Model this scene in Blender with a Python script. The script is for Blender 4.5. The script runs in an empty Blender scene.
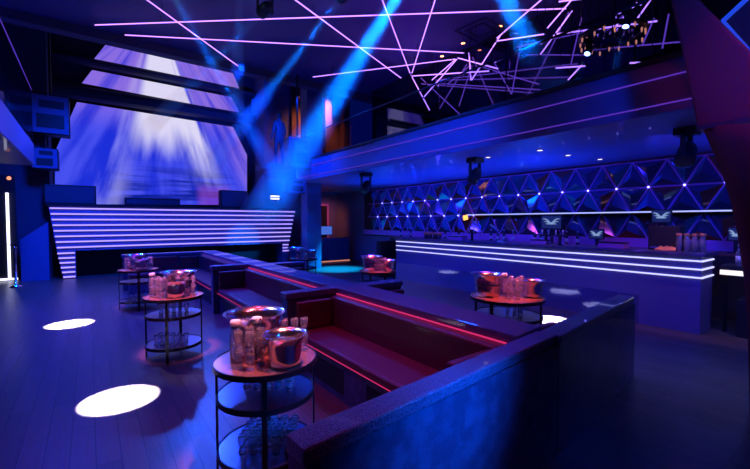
import bpy, bmesh, math, random
from mathutils import Vector, Matrix
random.seed(7)
C = bpy.context.scene.collection
PI = math.pi
# ------------------------------------------------------------------ camera model (also used to survey points in the room)
F = 385.0; H = 1.7; YAW = math.radians(36.5); PIT = math.radians(2.0)
def ray(px, py):
    a = (px-375)/F; b = (234.5-py)/F
    fh = math.cos(PIT)+b*math.sin(PIT); up = -math.sin(PIT)+b*math.cos(PIT)
    fx, fy = math.sin(YAW), math.cos(YAW)
    return Vector((fx*fh+fy*a, fy*fh-fx*a, up))
def on(px, py, x=None, y=None, z=None):
    d = ray(px, py)
    t = x/d.x if x is not None else (y/d.y if y is not None else (z-H)/d.z)
    return Vector((d.x*t, d.y*t, H+d.z*t))
cam = bpy.data.cameras.new('camera'); co = bpy.data.objects.new('camera', cam); C.objects.link(co)
co.location = (0, 0, H); co.rotation_euler = (PI/2-PIT, 0, -YAW)
cam.sensor_width = 36; cam.lens = F/750*36; cam.clip_start = .05; cam.clip_end = 200
bpy.context.scene.camera = co

# ------------------------------------------------------------------ materials
def mat(name, col=(.5,.5,.5), rough=.5, metal=0, emit=None, es=0, coat=0, trans=0, spec=None, bump=None, noise=None, ior=1.45):
    m = bpy.data.materials.new(name); m.use_nodes = True
    nt = m.node_tree; b = nt.nodes['Principled BSDF']
    b.inputs['Base Color'].default_value = (*col, 1); b.inputs['Roughness'].default_value = rough
    b.inputs['Metallic'].default_value = metal; b.inputs['Coat Weight'].default_value = coat
    b.inputs['Transmission Weight'].default_value = trans; b.inputs['IOR'].default_value = ior
    if spec is not None: b.inputs['Specular IOR Level'].default_value = spec
    if emit: b.inputs['Emission Color'].default_value = (*emit, 1); b.inputs['Emission Strength'].default_value = es
    if noise:   # (scale, colour2)
        tc = nt.nodes.new('ShaderNodeTexCoord'); n = nt.nodes.new('ShaderNodeTexNoise'); n.inputs['Scale'].default_value = noise[0]
        n.inputs['Detail'].default_value = 6
        r = nt.nodes.new('ShaderNodeValToRGB'); r.color_ramp.elements[0].color = (*col, 1); r.color_ramp.elements[1].color = (*noise[1], 1)
        r.color_ramp.elements[0].position = .4; r.color_ramp.elements[1].position = .62
        nt.links.new(tc.outputs['Object'], n.inputs['Vector']); nt.links.new(n.outputs['Fac'], r.inputs['Fac'])
        nt.links.new(r.outputs['Color'], b.inputs['Base Color'])
    if bump:    # (scale, strength)
        tc = nt.nodes.new('ShaderNodeTexCoord'); n = nt.nodes.new('ShaderNodeTexNoise'); n.inputs['Scale'].default_value = bump[0]
        n.inputs['Detail'].default_value = 8
        bp = nt.nodes.new('ShaderNodeBump'); bp.inputs['Strength'].default_value = bump[1]; bp.inputs['Distance'].default_value = .02
        nt.links.new(tc.outputs['Object'], n.inputs['Vector']); nt.links.new(n.outputs['Fac'], bp.inputs['Height'])
        nt.links.new(bp.outputs['Normal'], b.inputs['Normal'])
    return m
M = {}
M['lacquer'] = mat('navy_lacquer', (.05,.06,.14), .3, coat=.6, bump=(60,.25), noise=(9,(.09,.1,.22)))
M['cap'] = mat('speckled_top', (.04,.045,.12), .32, coat=.5, noise=(140,(.22,.2,.36)), bump=(120,.3))
M['leather'] = mat('maroon_leather', (.16,.02,.045), .42, bump=(45,.25), coat=.15)
M['leather_dark'] = mat('dark_leather', (.06,.015,.04), .45, bump=(45,.25))
M['black'] = mat('matt_black', (.012,.012,.02), .5)
M['blackmetal'] = mat('black_metal', (.03,.03,.045), .35, metal=.8)
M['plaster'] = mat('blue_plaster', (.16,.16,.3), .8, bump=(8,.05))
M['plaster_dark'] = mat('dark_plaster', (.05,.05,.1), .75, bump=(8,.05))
M['ceil'] = mat('ceiling_paint', (.055,.05,.15), .55)
M['panelblue'] = mat('blue_panel', (.12,.13,.32), .45, coat=.2)
M['brown'] = mat('brown_wall', (.25,.1,.07), .6, noise=(3,(.2,.08,.06)))
M['steel'] = mat('polished_steel', (.85,.72,.7), .2, metal=1)
M['copper'] = mat('copper_mirror', (.9,.42,.34), .22, metal=.85)
M['mirror'] = mat('tinted_mirror', (.13,.11,.2), .04, metal=1); M['shelf'] = mat('smoked_shelf', (.3,.25,.4), .25, metal=1)
M['facet'] = mat('dark_mirror_facet', (.2,.26,.5), .1, metal=.85); M['facet_teal'] = mat('teal_mirror_facet', (.12,.5,.6), .1, metal=.8)
M['facet_warm'] = mat('bronze_mirror_facet', (.65,.22,.14), .12, metal=.85)
M['gloss'] = mat('gloss_blue', (.35,.45,.8), .08, metal=.85); M['rib'] = mat('purple_rib', (.55,.2,.6), .4)
M['glass'] = mat('clear_glass', (.95,.95,1), .06, trans=.9, ior=1.3, coat=1)
M['rimglint'] = mat('painted_rim_glint', (.8,.75,1), .12, trans=.6, coat=1); M['pane'] = mat('rail_glass', (.6,.65,.9), .02, trans=1, ior=1.02)  # rim material: highlight on the glass edges put into a paler colour
M['bottlegreen'] = mat('green_glass_glow', (.2,.6,.1), .1, emit=(.2,.8,.05), es=.35)  # glow put into the green bottle colour, no lamp inside
M['bottleyellow'] = mat('yellow_glass_glow', (.7,.6,.1), .1, emit=(.9,.7,.1), es=.45)  # yellow bottle likewise glows by its colour alone
M['bottledark'] = mat('dark_glass', (.03,.03,.06), .08)
M['label'] = mat('paper_label', (.6,.6,.65), .6)
M['white'] = mat('white_plastic', (.8,.78,.8), .4)
M['orange'] = mat('orange_plastic', (.85,.3,.12), .4)
M['curtain'] = mat('red_fabric', (.2,.014,.03), .75, bump=(30,.3))
M['skin'] = mat('skin', (.4,.22,.16), .5)
M['cloth'] = mat('dark_cloth', (.03,.03,.06), .8)
def em(name, col, s): M[name] = mat(name, (.02,.02,.02), .5, emit=col, es=s)
em('neon', (.46,.2,1), 2.5); em('stripe', (.36,.26,1), 1.7); em('barstripe', (.5,.5,1), 1.6); em('pink', (1,.035,.22), .62)
em('shelfled', (.4,.45,1), 1.3); em('node', (.2,.2,1), 7); em('purple', (.22,.06,1), .42); em('lens', (.35,.6,1), 9)
em('whiteglow', (1,.9,.95), 1.1); em('orangeglow', (1,.35,.05), 2.5); em('warm', (1,.35,.12), 8); em('screenpale', (.08,.2,.9), .7); em('screenblue', (.015,.03,.2), .5)
em('logo', (.3,.45,.8), .7); em('exit', (.75,.75,1), 2.5); em('blueedge', (.01,.06,.7), .9); em('bulb', (1,.3,.15), 1.5); em('amber', (1,.35,.22), .7)

def floor_mat():
    m = bpy.data.materials.new('plank_floor'); m.use_nodes = True; nt = m.node_tree; b = nt.nodes['Principled BSDF']
    tc = nt.nodes.new('ShaderNodeTexCoord'); mp = nt.nodes.new('ShaderNodeMapping'); mp.inputs['Rotation'].default_value = (0,0,PI/2)
    br = nt.nodes.new('ShaderNodeTexBrick'); br.inputs['Scale'].default_value = 1; br.inputs['Brick Width'].default_value = 1.3
    br.inputs['Row Height'].default_value = .15; br.inputs['Mortar Size'].default_value = .003
    br.inputs['Color1'].default_value = (.13,.085,.08,1); br.inputs['Color2'].default_value = (.2,.125,.12,1); br.inputs['Mortar'].default_value = (.02,.015,.02,1)
    n = nt.nodes.new('ShaderNodeTexNoise'); n.inputs['Scale'].default_value = 4; n.inputs['Detail'].default_value = 8
    mp2 = nt.nodes.new('ShaderNodeMapping'); mp2.inputs['Scale'].default_value = (9,.7,1)
    mx = nt.nodes.new('ShaderNodeMix'); mx.data_type = 'RGBA'; mx.blend_type = 'MULTIPLY'; mx.inputs[0].default_value = .7
    L = nt.links.new
    L(tc.outputs['Object'], mp.inputs['Vector']); L(mp.outputs[0], br.inputs['Vector']); L(tc.outputs['Object'], mp2.inputs['Vector']); L(mp2.outputs[0], n.inputs['Vector'])
    L(br.outputs['Color'], mx.inputs[6]); L(n.outputs['Color'], mx.inputs[7]); L(mx.outputs[2], b.inputs['Base Color'])
    bp = nt.nodes.new('ShaderNodeBump'); bp.inputs['Strength'].default_value = .15; bp.inputs['Distance'].default_value = .01
    L(n.outputs['Fac'], bp.inputs['Height']); L(bp.outputs['Normal'], b.inputs['Normal'])
    mr = nt.nodes.new('ShaderNodeMapRange'); mr.inputs[3].default_value = .25; mr.inputs[4].default_value = .45
    L(n.outputs['Fac'], mr.inputs[0]); L(mr.outputs[0], b.inputs['Roughness'])
    return m
M['floor'] = floor_mat()

def screen_mat():
    """the moving picture on the stage screens: white rays from an apex over blue and violet streaks"""
    m = bpy.data.materials.new('screen_picture'); m.use_nodes = True; nt = m.node_tree; L = nt.links.new
    for n in list(nt.nodes): nt.nodes.remove(n)
    out = nt.nodes.new('ShaderNodeOutputMaterial'); e = nt.nodes.new('ShaderNodeEmission'); L(e.outputs[0], out.inputs[0])
    g = nt.nodes.new('ShaderNodeNewGeometry'); s = nt.nodes.new('ShaderNodeSeparateXYZ'); L(g.outputs['Position'], s.inputs[0])
    def mt(op, a, b=0.0, c=None, clamp=False):
        n = nt.nodes.new('ShaderNodeMath'); n.operation = op; n.use_clamp = clamp
        for i, v in enumerate((a, b, c)):
            if v is None: continue
            if isinstance(v, (int, float)): n.inputs[i].default_value = v
            else: L(v, n.inputs[i])
        return n.outputs[0]
    def ss(v, lo, hi):
        n = nt.nodes.new('ShaderNodeMapRange'); n.interpolation_type = 'SMOOTHSTEP'; L(v, n.inputs[0])
        n.inputs[1].default_value = lo; n.inputs[2].default_value = hi; return n.outputs[0]
    def nz(vec, scale, det=4):
        n = nt.nodes.new('ShaderNodeTexNoise'); n.inputs['Scale'].default_value = scale; n.inputs['Detail'].default_value = det; L(vec, n.inputs['Vector']); return n.outputs['Fac']
    def cv(a, b):
        n = nt.nodes.new('ShaderNodeCombineXYZ')
        for i, v in enumerate((a, b)):
            if isinstance(v, (int, float)): n.inputs[i].default_value = v
            else: L(v, n.inputs[i])
        return n.outputs[0]
    def mix(f, a, b):
        n = nt.nodes.new('ShaderNodeMix'); n.data_type = 'RGBA'; L(f, n.inputs[0])
        for i, v in ((6, a), (7, b)):
            if isinstance(v, tuple): n.inputs[i].default_value = (*v, 1)
            else: L(v, n.inputs[i])
        return n.outputs[2]
    X, Z = s.outputs['X'], s.outputs['Z']
    dz = mt('SUBTRACT', 9.6, Z)                       # distance below the apex
    u = mt('DIVIDE', mt('SUBTRACT', X, 2.15), dz)     # ray slope from the apex
    rays = nz(cv(mt('MULTIPLY', u, 8), mt('MULTIPLY', Z, .25)), 1.0, 5)
    hor = nz(cv(mt('MULTIPLY', X, .35), mt('MULTIPLY', Z, 3.2)), 1.0, 5)
    col = mix(ss(rays, .38, .62), (.012,.03,.75), (.07,.09,.95))
    # violet at the right and top left
    vio = mt('MAXIMUM', ss(u, .42, .6), mt('MULTIPLY', ss(Z, 4.6, 6.5), .9))
    vio = mt('MULTIPLY', vio, ss(rays, .25, .6))
    col = mix(vio, col, (.3,.17,.8))
    # bottom: deep blue horizontal streaks
    low = mt('MULTIPLY', ss(Z, 4.2, 3.0), ss(hor, .42, .6))
    low = mt('MULTIPLY', low, mt('MULTIPLY', ss(u, -.3, -.1), ss(u, .5, .35)))
    col = mix(low, col, (.005,.015,.35))
    # white fan
    body = mt('MULTIPLY', ss(u, -.24, -.12), ss(u, .34, .22))
    body = mt('MULTIPLY', body, ss(mt('ADD', Z, mt('MULTIPLY', rays, 2.2)), 5.0, 6.4))
    leg = mt('MULTIPLY', ss(u, .14, .22), ss(u, .40, .3)); leg = mt('MULTIPLY', leg, ss(rays, .32, .6)); leg = mt('MULTIPLY', leg, ss(Z, 2.6, 5.0))
    legl = mt('MULTIPLY', ss(u, -.34, -.26), ss(u, -.12, -.2)); legl = mt('MULTIPLY', legl, mt('MULTIPLY', ss(rays, .4, .65), .25))
    col = mix(mt('MAXIMUM', mt('MAXIMUM', body, leg), legl, clamp=True), col, (.78,.74,1.0))
    pk = mt('MULTIPLY', mt('MULTIPLY', ss(Z, 3.3, 2.9), ss(X, 3.3, 3.7)), ss(X, 4.9, 4.5)); col = mix(mt('MULTIPLY', pk, .3), col, (.5,.1,.5))
    # the led picture falls off in broad bands of its own
    L(col, e.inputs[0]); e.inputs[1].default_value = .92
    return m
M['screen'] = screen_mat()

# ------------------------------------------------------------------ mesh helpers
class MB:
    def __init__(s): s.b = bmesh.new()
    def box(s, x0, y0, z0, x1, y1, z1, rot=None, piv=None):
        vs = [s.b.verts.new((x, y, z)) for x in (x0, x1) for y in (y0, y1) for z in (z0, z1)]
        for f in ((0,1,3,2),(4,6,7,5),(0,4,5,1),(2,3,7,6),(0,2,6,4),(1,5,7,3)): s.b.faces.new([vs[i] for i in f])
        if rot is not None: bmesh.ops.rotate(s.b, verts=vs, cent=piv or Vector((0,0,0)), matrix=rot)
        return s
    def poly(s, pts, off):        # extrude a planar polygon by the vector off
        a = [s.b.verts.new(p) for p in pts]; o = Vector(off); c = [s.b.verts.new(Vector(p)+o) for p in pts]
        s.b.faces.new(a); s.b.faces.new(c[::-1]); n = len(a)
        for i in range(n): s.b.faces.new((a[i], c[i], c[(i+1)%n], a[(i+1)%n]))
        return s
    def lathe(s, prof, seg=28, c=(0,0,0), caps=True):
        rings = []
        for r, z in prof:
            if r < 1e-5: rings.append([s.b.verts.new((c[0], c[1], c[2]+z))])
            else: rings.append([s.b.verts.new((c[0]+r*math.cos(2*PI*i/seg), c[1]+r*math.sin(2*PI*i/seg), c[2]+z)) for i in range(seg)])
        for a, b in zip(rings, rings[1:]):
            for i in range(seg):
                j = (i+1) % seg
                if len(a) == 1 and len(b) == 1: continue
                if len(a) == 1: s.b.faces.new((a[0], b[i], b[j]))
                elif len(b) == 1: s.b.faces.new((a[i], a[j], b[0]))
                else: s.b.faces.new((a[i], a[j], b[j], b[i]))
        return s
    def tube(s, pts, r, seg=8):
        pts = [Vector(p) for p in pts]; prev = None; rr = r if isinstance(r, (list, tuple)) else [r]*len(pts)
        for k, p in enumerate(pts):
            d = (pts[min(k+1, len(pts)-1)]-pts[max(k-1, 0)]).normalized()
            up = Vector((0,0,1)) if abs(d.z) < .9 else Vector((1,0,0))
            a = d.cross(up).normalized(); b = d.cross(a)
            ring = [s.b.verts.new(p+(a*math.cos(2*PI*i/seg)+b*math.sin(2*PI*i/seg))*rr[k]) for i in range(seg)]
            if prev: 
                for i in range(seg): s.b.faces.new((prev[i], prev[(i+1)%seg], ring[(i+1)%seg], ring[i]))
            else: s.b.faces.new(ring[::-1])
            prev = ring
        s.b.faces.new(prev); return s
    def build(s, name, m, parent=None, loc=None, smooth=False, bevel=0, solid=0, seg=2, sub=0):
        bmesh.ops.recalc_face_normals(s.b, faces=s.b.faces[:])
        me = bpy.data.meshes.new(name); s.b.to_mesh(me); s.b.free()
        o = bpy.data.objects.new(name, me); C.objects.link(o)
        for x in (m if isinstance(m, (list, tuple)) else [m]): me.materials.append(M[x] if isinstance(x, str) else x)
        if parent: o.parent = parent
        if loc is not None: o.location = loc
        if smooth:
            for p in me.polygons: p.use_smooth = True
        if solid: d = o.modifiers.new('solid', 'SOLIDIFY'); d.thickness = solid; d.offset = 0
        if bevel: d = o.modifiers.new('bevel', 'BEVEL'); d.width = bevel; d.segments = seg; d.limit_method = 'ANGLE'
        if sub: d = o.modifiers.new('sub', 'SUBSURF'); d.levels = sub; d.render_levels = sub
        return o
def tag(o, label=None, cat=None, group=None, kind=None):
    if label: o['label'] = label
    if cat: o['category'] = cat
    if group: o['group'] = group
    if kind: o['kind'] = kind
    return o
def thing(name, label, cat, loc=(0,0,0), rz=0, group=None):
    o = bpy.data.objects.new(name, None); C.objects.link(o); o.location = loc; o.rotation_euler = (0,0,rz); o.empty_display_size = .1
    return tag(o, label, cat, group)
def dup(root, loc, rz=None, label=None, group=None):
    r = root.copy(); C.objects.link(r); r.location = loc
    if rz is not None: r.rotation_euler = (0,0,rz)
    if label: r['label'] = label
    if group: r['group'] = group
    for ch in [o for o in root.children]:
        c = ch.copy(); C.objects.link(c); c.parent = r
        for g in ch.children:
            d = g.copy(); C.objects.link(d); d.parent = c
    return r
def struct(name, mb, m, **k): return tag(mb.build(name, m, **k), kind='structure')
def spot(loc, to, col, e, ang, blend=.3, size=.05):
    l = bpy.data.lights.new('spot', 'SPOT'); l.color = col; l.energy = e; l.spot_size = math.radians(ang); l.spot_blend = blend; l.shadow_soft_size = size
    o = bpy.data.objects.new('spot', l); C.objects.link(o); o.location = loc
    o.rotation_euler = (Vector(to)-Vector(loc)).to_track_quat('-Z', 'Y').to_euler(); return o
def area(loc, to, col, e, sx, sy):
    l = bpy.data.lights.new('area', 'AREA'); l.color = col; l.energy = e; l.shape = 'RECTANGLE'; l.size = sx; l.size_y = sy
    o = bpy.data.objects.new('area', l); C.objects.link(o); o.location = loc
    o.rotation_euler = (Vector(to)-Vector(loc)).to_track_quat('-Z', 'Y').to_euler(); return o

# ------------------------------------------------------------------ room shell
BX = 9.3                      # mirrored back wall of the bar
struct('floor', MB().box(-6,-4,-.1,12,18,0), 'floor')
struct('ceiling', MB().box(-6,-4,6.2,9.5,11.3,6.4), 'ceil')
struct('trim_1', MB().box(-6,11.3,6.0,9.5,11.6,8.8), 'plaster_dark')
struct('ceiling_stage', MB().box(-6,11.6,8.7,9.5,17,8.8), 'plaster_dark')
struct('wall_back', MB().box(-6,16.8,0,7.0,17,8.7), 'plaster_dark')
struct('wall_right', MB().box(BX+.12,-4,0,BX+.3,15.8,3.0), 'plaster')
struct('wall_back_right', MB().box(6.9,15.8,0,9.6,16.0,3.0), 'plaster')
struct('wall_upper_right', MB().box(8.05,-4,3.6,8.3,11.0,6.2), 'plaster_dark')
struct('wall_upper_back', MB().box(6.9,15.2,3.6,9.6,15.4,8.7), 'brown')
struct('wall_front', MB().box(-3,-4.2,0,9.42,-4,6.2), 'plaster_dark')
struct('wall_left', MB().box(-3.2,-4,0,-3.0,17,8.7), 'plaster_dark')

# ------------------------------------------------------------------ balcony on the right
bal = thing('balcony', 'long blue right-hand balcony with purple light lines over the bar', 'balcony', (5.7,0,3.0))
MB().poly([(0,-1,0),(0,11.9,0),(.9,12.0,0),(1.2,15.2,0),(3.7,15.2,0),(3.7,-1,0)], (0,0,.05)).build('soffit', 'panelblue', bal)
MB().box(-.12,-1,0,0,12.0,.62).build('fascia', 'panelblue', bal, bevel=.01)
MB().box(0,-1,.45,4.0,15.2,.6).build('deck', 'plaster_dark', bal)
MB().box(-.14,-1,.1,-.12,12.0,.112).build('led_strip', 'purple', bal)
MB().box(-.14,-1,.42,-.12,12.0,.432).build('led_strip', 'purple', bal)
MB().box(-.16,-1,.62,.02,12.0,.68).build('coping', 'black', bal, bevel=.01)
for k in range(8): MB().box(-.07,-.9+k*1.6,.68,-.055,-.9+k*1.6+1.57,1.42).build('glass_panel', 'pane', bal)
MB().tube([(-.06,-1,1.45),(-.06,12,1.45)], .018).build('handrail', 'blackmetal', bal, smooth=True)
# tinted mirror on the upper level
mir = thing('wall_mirror', 'tall tinted mirror wall behind the right balcony reflecting ceiling tubes', 'mirror', (8.0,2.0,3.7))
for k in range(5):
    MB().box(0,-4.5+k*2.7,0,.03,-4.5+k*2.7+2.67,2.48).build('mirror_panel', 'mirror', mir)
MB().box(-.02,-4.5,2.45,.03,9.0,2.5).build('top_trim', 'black', mir)

# left balcony
lb = thing('balcony', 'purple fascia of the left balcony at the left edge', 'balcony', (-1.1,0,3.1))
MB().box(-1.9,3,0,0,13.0,.55).build('fascia', 'panelblue', lb, bevel=.02)
MB().box(-.03,3,.55,-.01,13.0,1.88).build('glass_panel', 'pane', lb)
MB().tube([(-.02,3,1.9),(-.02,13,1.9)], .015).build('handrail', 'purple', lb, smooth=True)

# ------------------------------------------------------------------ stage wall: screens and dark bands
def screen(name, pts, label):
    t = thing('led_screen', label, 'screen', (0,0,0))
    w = [on(px, py, y=16.5) for px, py in pts]
    MB().poly([Vector(p) for p in w], (0,.08,0)).build('display', 'screen', t)
    c = sum(w, Vector())/len(w)
    MB().poly([c+(p-c)*1.015+Vector((0,.02,0)) for p in w], (0,.1,0)).build('casing', 'black', t)
screen('main', [(55,204),(55,152),(77,102),(233,127),(247,155),(247,205)], 'large stage screen showing white rays over blue, behind the booth')
screen('mid', [(82,83),(92,70),(231,97),(240,113)], 'middle strip screen in the stage ceiling above the main screen')
screen('top', [(94,59),(107,43),(232,71),(240,90)], 'topmost narrow strip screen over the stage, pale violet')
def band(z0, z1, label, d):
    b = bmesh.new(); mb = MB(); n = 24; pr = []
    for i in range(n+1):
        x = -1.6+8*i/n; y = 16.42-.3*math.cos((x-2.3)/5.5*PI/2)*d
        pr.append((x, y))
    for (xa, ya), (xb, yb) in zip(pr, pr[1:]):
        pass
    prof = [(0,z0),( -.10,z0+.06),(-.16,(z0+z1)/2),(-.10,z1-.06),(0,z1),(.3,z1),(.3,z0)]
    rows = [[mb.b.verts.new((x, y+py, pz)) for py, pz in prof] for x, y in pr]
    for a, c in zip(rows, rows[1:]):
        for i in range(len(prof)):
            j = (i+1) % len(prof); mb.b.faces.new((a[i], a[j], c[j], c[i]))
    mb.b.faces.new(rows[0]); mb.b.faces.new(rows[-1][::-1])
    tag(mb.build('ceiling_band', 'plaster_dark', smooth=False), label, 'ceiling band', 'curved bands between the stage screens')
band(5.78, 6.2, 'dark blue curved band between the main and middle screens', .6)
band(6.95, 7.18, 'dark blue curved band between the middle and top screens', .6)

# piers either side of the stage
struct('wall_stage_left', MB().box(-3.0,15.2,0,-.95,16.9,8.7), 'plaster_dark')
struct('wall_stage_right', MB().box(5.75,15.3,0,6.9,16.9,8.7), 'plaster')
struct('wall_pier', MB().box(6.2,12.4,0,6.75,12.9,8.7), 'plaster')

# ------------------------------------------------------------------ dj booth
dj = thing('dj_booth', 'wide raised DJ booth striped with eight glowing violet lines', 'booth', (0,14.4,0))
xl = lambda z: -.80-(z-.9)*.12
MB().poly([(xl(.82),.03,.82),(6.42,.03,.82),(6.68,.03,2.14),(xl(2.14),.03,2.14)], (0,.75,0)).build('front', 'panelblue', dj)
MB().poly([(-.66,.03,0),(-.36,.03,0),(-.36,.03,.82),(-.78,.03,.82)], (0,.7,0)).build('leg', 'panelblue', dj)
MB().poly([(6.1,.03,0),(6.35,.03,0),(6.4,.03,.82),(6.1,.03,.82)], (0,.7,0)).build('leg', 'panelblue', dj)
MB().box(-.36,.7,0,6.1,.8,.82).build('kick_panel', 'black', dj)
MB().box(-1.0,-.02,2.14,6.75,.78,2.2).build('top', 'black', dj)
for k in range(8):
    z = 2.07-k*.163
    MB().box(xl(z)+.02,0,z-.02,6.40+(z-.82)*.2-(.0 if k<1 else .02),.03,z+.02).build('led_strip', 'stripe', dj)
for k in range(6):
    z = .76-k*.14
    MB().box(-.78+k*.024,0,z-.02,-.38,.03,z+.02).build('led_strip', 'stripe', dj)
for k in range(3):
    z = .76-k*.12
    MB().box(6.12,0,z-.018,6.36,.03,z+.018).build('led_strip', 'stripe', dj)
# stage ramp left of the booth
def stage_side():
    a = on(54,222,y=14.5); b = on(20,240,y=14.5); a.x = -.97; t = MB().poly([(b.x,14.5,0),(a.x,14.5,0),(a.x,14.5,a.z),(b.x,14.5,b.z)], (0,.65,0)).build('stage_ramp', 'panelblue')
    tag(t, 'blue sloping side wall of the stage left of the striped booth', 'stage side')
stage_side()
def gear(px0, py0, px1, py1, y, label, name='equipment_case'):
    a = on(px0, py1, y=y); b = on(px1, py0, y=y)
    t = thing(name, label, 'equipment case', (0,0,0), group=None)
    z0 = 2.2
    MB().box(a.x,y,z0,b.x,y+.35,b.z).build('case', 'black', t, bevel=.02)
    MB().box(a.x+.04,y-.015,z0+.05,b.x-.04,y,b.z-.05).build('front_panel', 'plaster_dark', t)
    return t
gear(44,186,96,206,14.75,'wide dark equipment case at the left end of the booth top')
gear(221,191,247,209,14.75,'dark equipment case at the right end of the booth top')
gear(125,199,180,206,14.6,'low dark DJ deck in the middle of the booth top','dj_mixer')
# loudspeakers
def loudspeaker(c0, c1, y, depth, label, rz=0, top=None):
    a = on(c0[0], c1[1], y=y); b = on(c1[0], c0[1], y=y); w = b.x-a.x; h = b.z-a.z
    t = thing('loudspeaker', label, 'loudspeaker', ((a.x+b.x)/2, y, a.z), rz)
    MB().box(-w/2,0,0,w/2,depth,h).build('cabinet', 'black', t, bevel=.02)
    MB().box(-w/2+.03,-.015,.03,w/2-.03,0,h-.03).build('baffle', 'panelblue', t)
    MB().box(-w/2+.02,-.03,.02,w/2-.02,-.0,.06).box(-w/2+.02,-.03,h-.06,w/2-.02,0,h-.02).box(-w/2+.02,-.03,.06,-w/2+.06,0,h-.06).box(w/2-.06,-.03,.06,w/2-.02,0,h-.06).build('rim', 'panelblue', t)  # blue light falling on baffle and rim is put into their colour
    MB().box(-w/2+.18,-.03,h*.66,w/2-.12,0,h*.85).build('horn', 'black', t)
    MB().box(-w/2+.12,-.03,h*.15,w/2-.12,0,h*.5).build('grille', 'black', t)
    MB().tube([(0,depth/2,h),(0,depth/2,h+.25 if top is None else top-a.z)], .03).build('bracket', 'blackmetal', t)
    return t
loudspeaker((31,98),(69,132),14.5,.55,'upper black loudspeaker hung left of the stage screen',0,8.7)
loudspeaker((31,149),(58,168),14.5,.55,'lower black loudspeaker hung left of the stage screen',0,on(50,132,y=14.5).z-.002)
loudspeaker((289,139),(311,167),10.9,.4,'upper loudspeaker with painted blue-lit edges at the far end of the balcony',0,6.2)
loudspeaker((288,179),(306,193),10.9,.4,'lower small loudspeaker under the far end of the balcony',0,on(300,167,y=10.9).z-.002)
# exit-like lit sign
t = thing('lit_sign', 'small lit white sign on the pier right of the stage', 'sign', on(270,200,y=15.15))
MB().box(0,0,0,.42,.06,.22).build('box', 'black', t); MB().box(.02,-.01,.03,.40,0,.09).box(.02,-.01,.13,.40,0,.19).build('lit_face', 'exit', t)

# ------------------------------------------------------------------ far left hall
t = thing('glass_door', 'dark door with a tall lit vertical edge at the far left', 'door', (-2.7,15.0,0))
MB().box(.0,0,0,1.0,.06,3.0).build('leaf', 'black', t)
p = on(7,200,y=14.95)
MB().box(p.x+2.7-.03,-.05,.05,p.x+2.7+.03,0,2.5).build('lit_edge', 'exit', t)
MB().box(0,-.05,1.0,1.0,0,1.04).build('push_bar', 'steel', t)
MB().box(0,-.05,0.02,1.0,0,.07).build('lit_edge', 'exit', t)
p = on(16,287,z=0)
t = thing('barrier_post', 'thin steel queue post on the floor at far left', 'post', p)
MB().lathe([(0,0),(.13,0),(.13,.02),(.03,.05),(.025,1.0),(.04,1.03),(0,1.05)], 16).build('post', 'steel', t, smooth=True)
tag(MB().lathe([(0,0),(.035,.01),(.045,.04),(.035,.075),(.01,.09),(0,.09)], 12).build('ceiling_lamp', 'bulb', loc=on(9,180,y=13)), 'small red bulb glowing under the left balcony', 'lamp')

# ------------------------------------------------------------------ booth seating
SX0, SX1 = 2.45, 2.80
def wall_piece(name, poly, label, ht=.88, capo=.02):
    t = thing(name, label, 'partition', (poly[0][0], poly[0][1], 0)); ox, oy = poly[0]
    P2 = [(x-ox, y-oy, 0) for x, y in poly]
    MB().poly(P2, (0,0,ht-.07)).build('panel', 'lacquer', t)
    cx = sum(p[0] for p in P2)/len(P2); cy = sum(p[1] for p in P2)/len(P2)
    cap = []
    for x, y, _ in P2:
        cap.append((x+math.copysign(capo, x-cx), y+math.copysign(capo, y-cy), ht-.07))
    MB().poly(cap, (0,0,.07)).build('cap', 'cap', t, bevel=.012)
    MB().poly([(x*1.0, y*1.0, 0) for x, y, _ in P2], (0,0,.0001)) if 0 else None
    return t
wall_piece('booth_partition', [(.62,1.26),(2.68,1.41),(2.66,1.56),(.61,1.40)], 'near dark lacquered partition ending beside the closest round table')
wall_piece('booth_partition', [(2.70,1.415),(4.73,1.65),(4.72,1.81),(2.69,1.58)], 'near partition section right of the seam, reaching out over open floor')
wall_piece('booth_partition', [(SX0,1.60),(SX1,1.64),(SX1,11.1),(SX0,11.1)], 'long central partition running from the near wall towards the stage')
wall_piece('booth_partition', [(1.78,4.08),(SX0-.03,4.08),(SX0-.03,4.22),(1.78,4.22)], 'short partition arm closing the nearest left booth at its far end')
wall_piece('booth_partition', [(1.78,7.36),(SX0-.03,7.36),(SX0-.03,7.50),(1.78,7.50)], 'short partition arm between the second and third left booths')
wall_piece('booth_partition', [(.62,11.14),(2.8,11.14),(2.8,11.3),(.62,11.3)], 'farthest partition closing the left booths in front of the striped booth')
wall_piece('booth_partition', [(SX1+.03,4.02),(3.42,4.02),(3.42,4.2),(SX1+.03,4.2)], 'short partition arm right of the central wall nearest the bar')
wall_piece('booth_partition', [(SX1+.03,7.1),(3.48,7.1),(3.48,7.28),(SX1+.03,7.28)], 'farther short partition arm right of the central wall')
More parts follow.
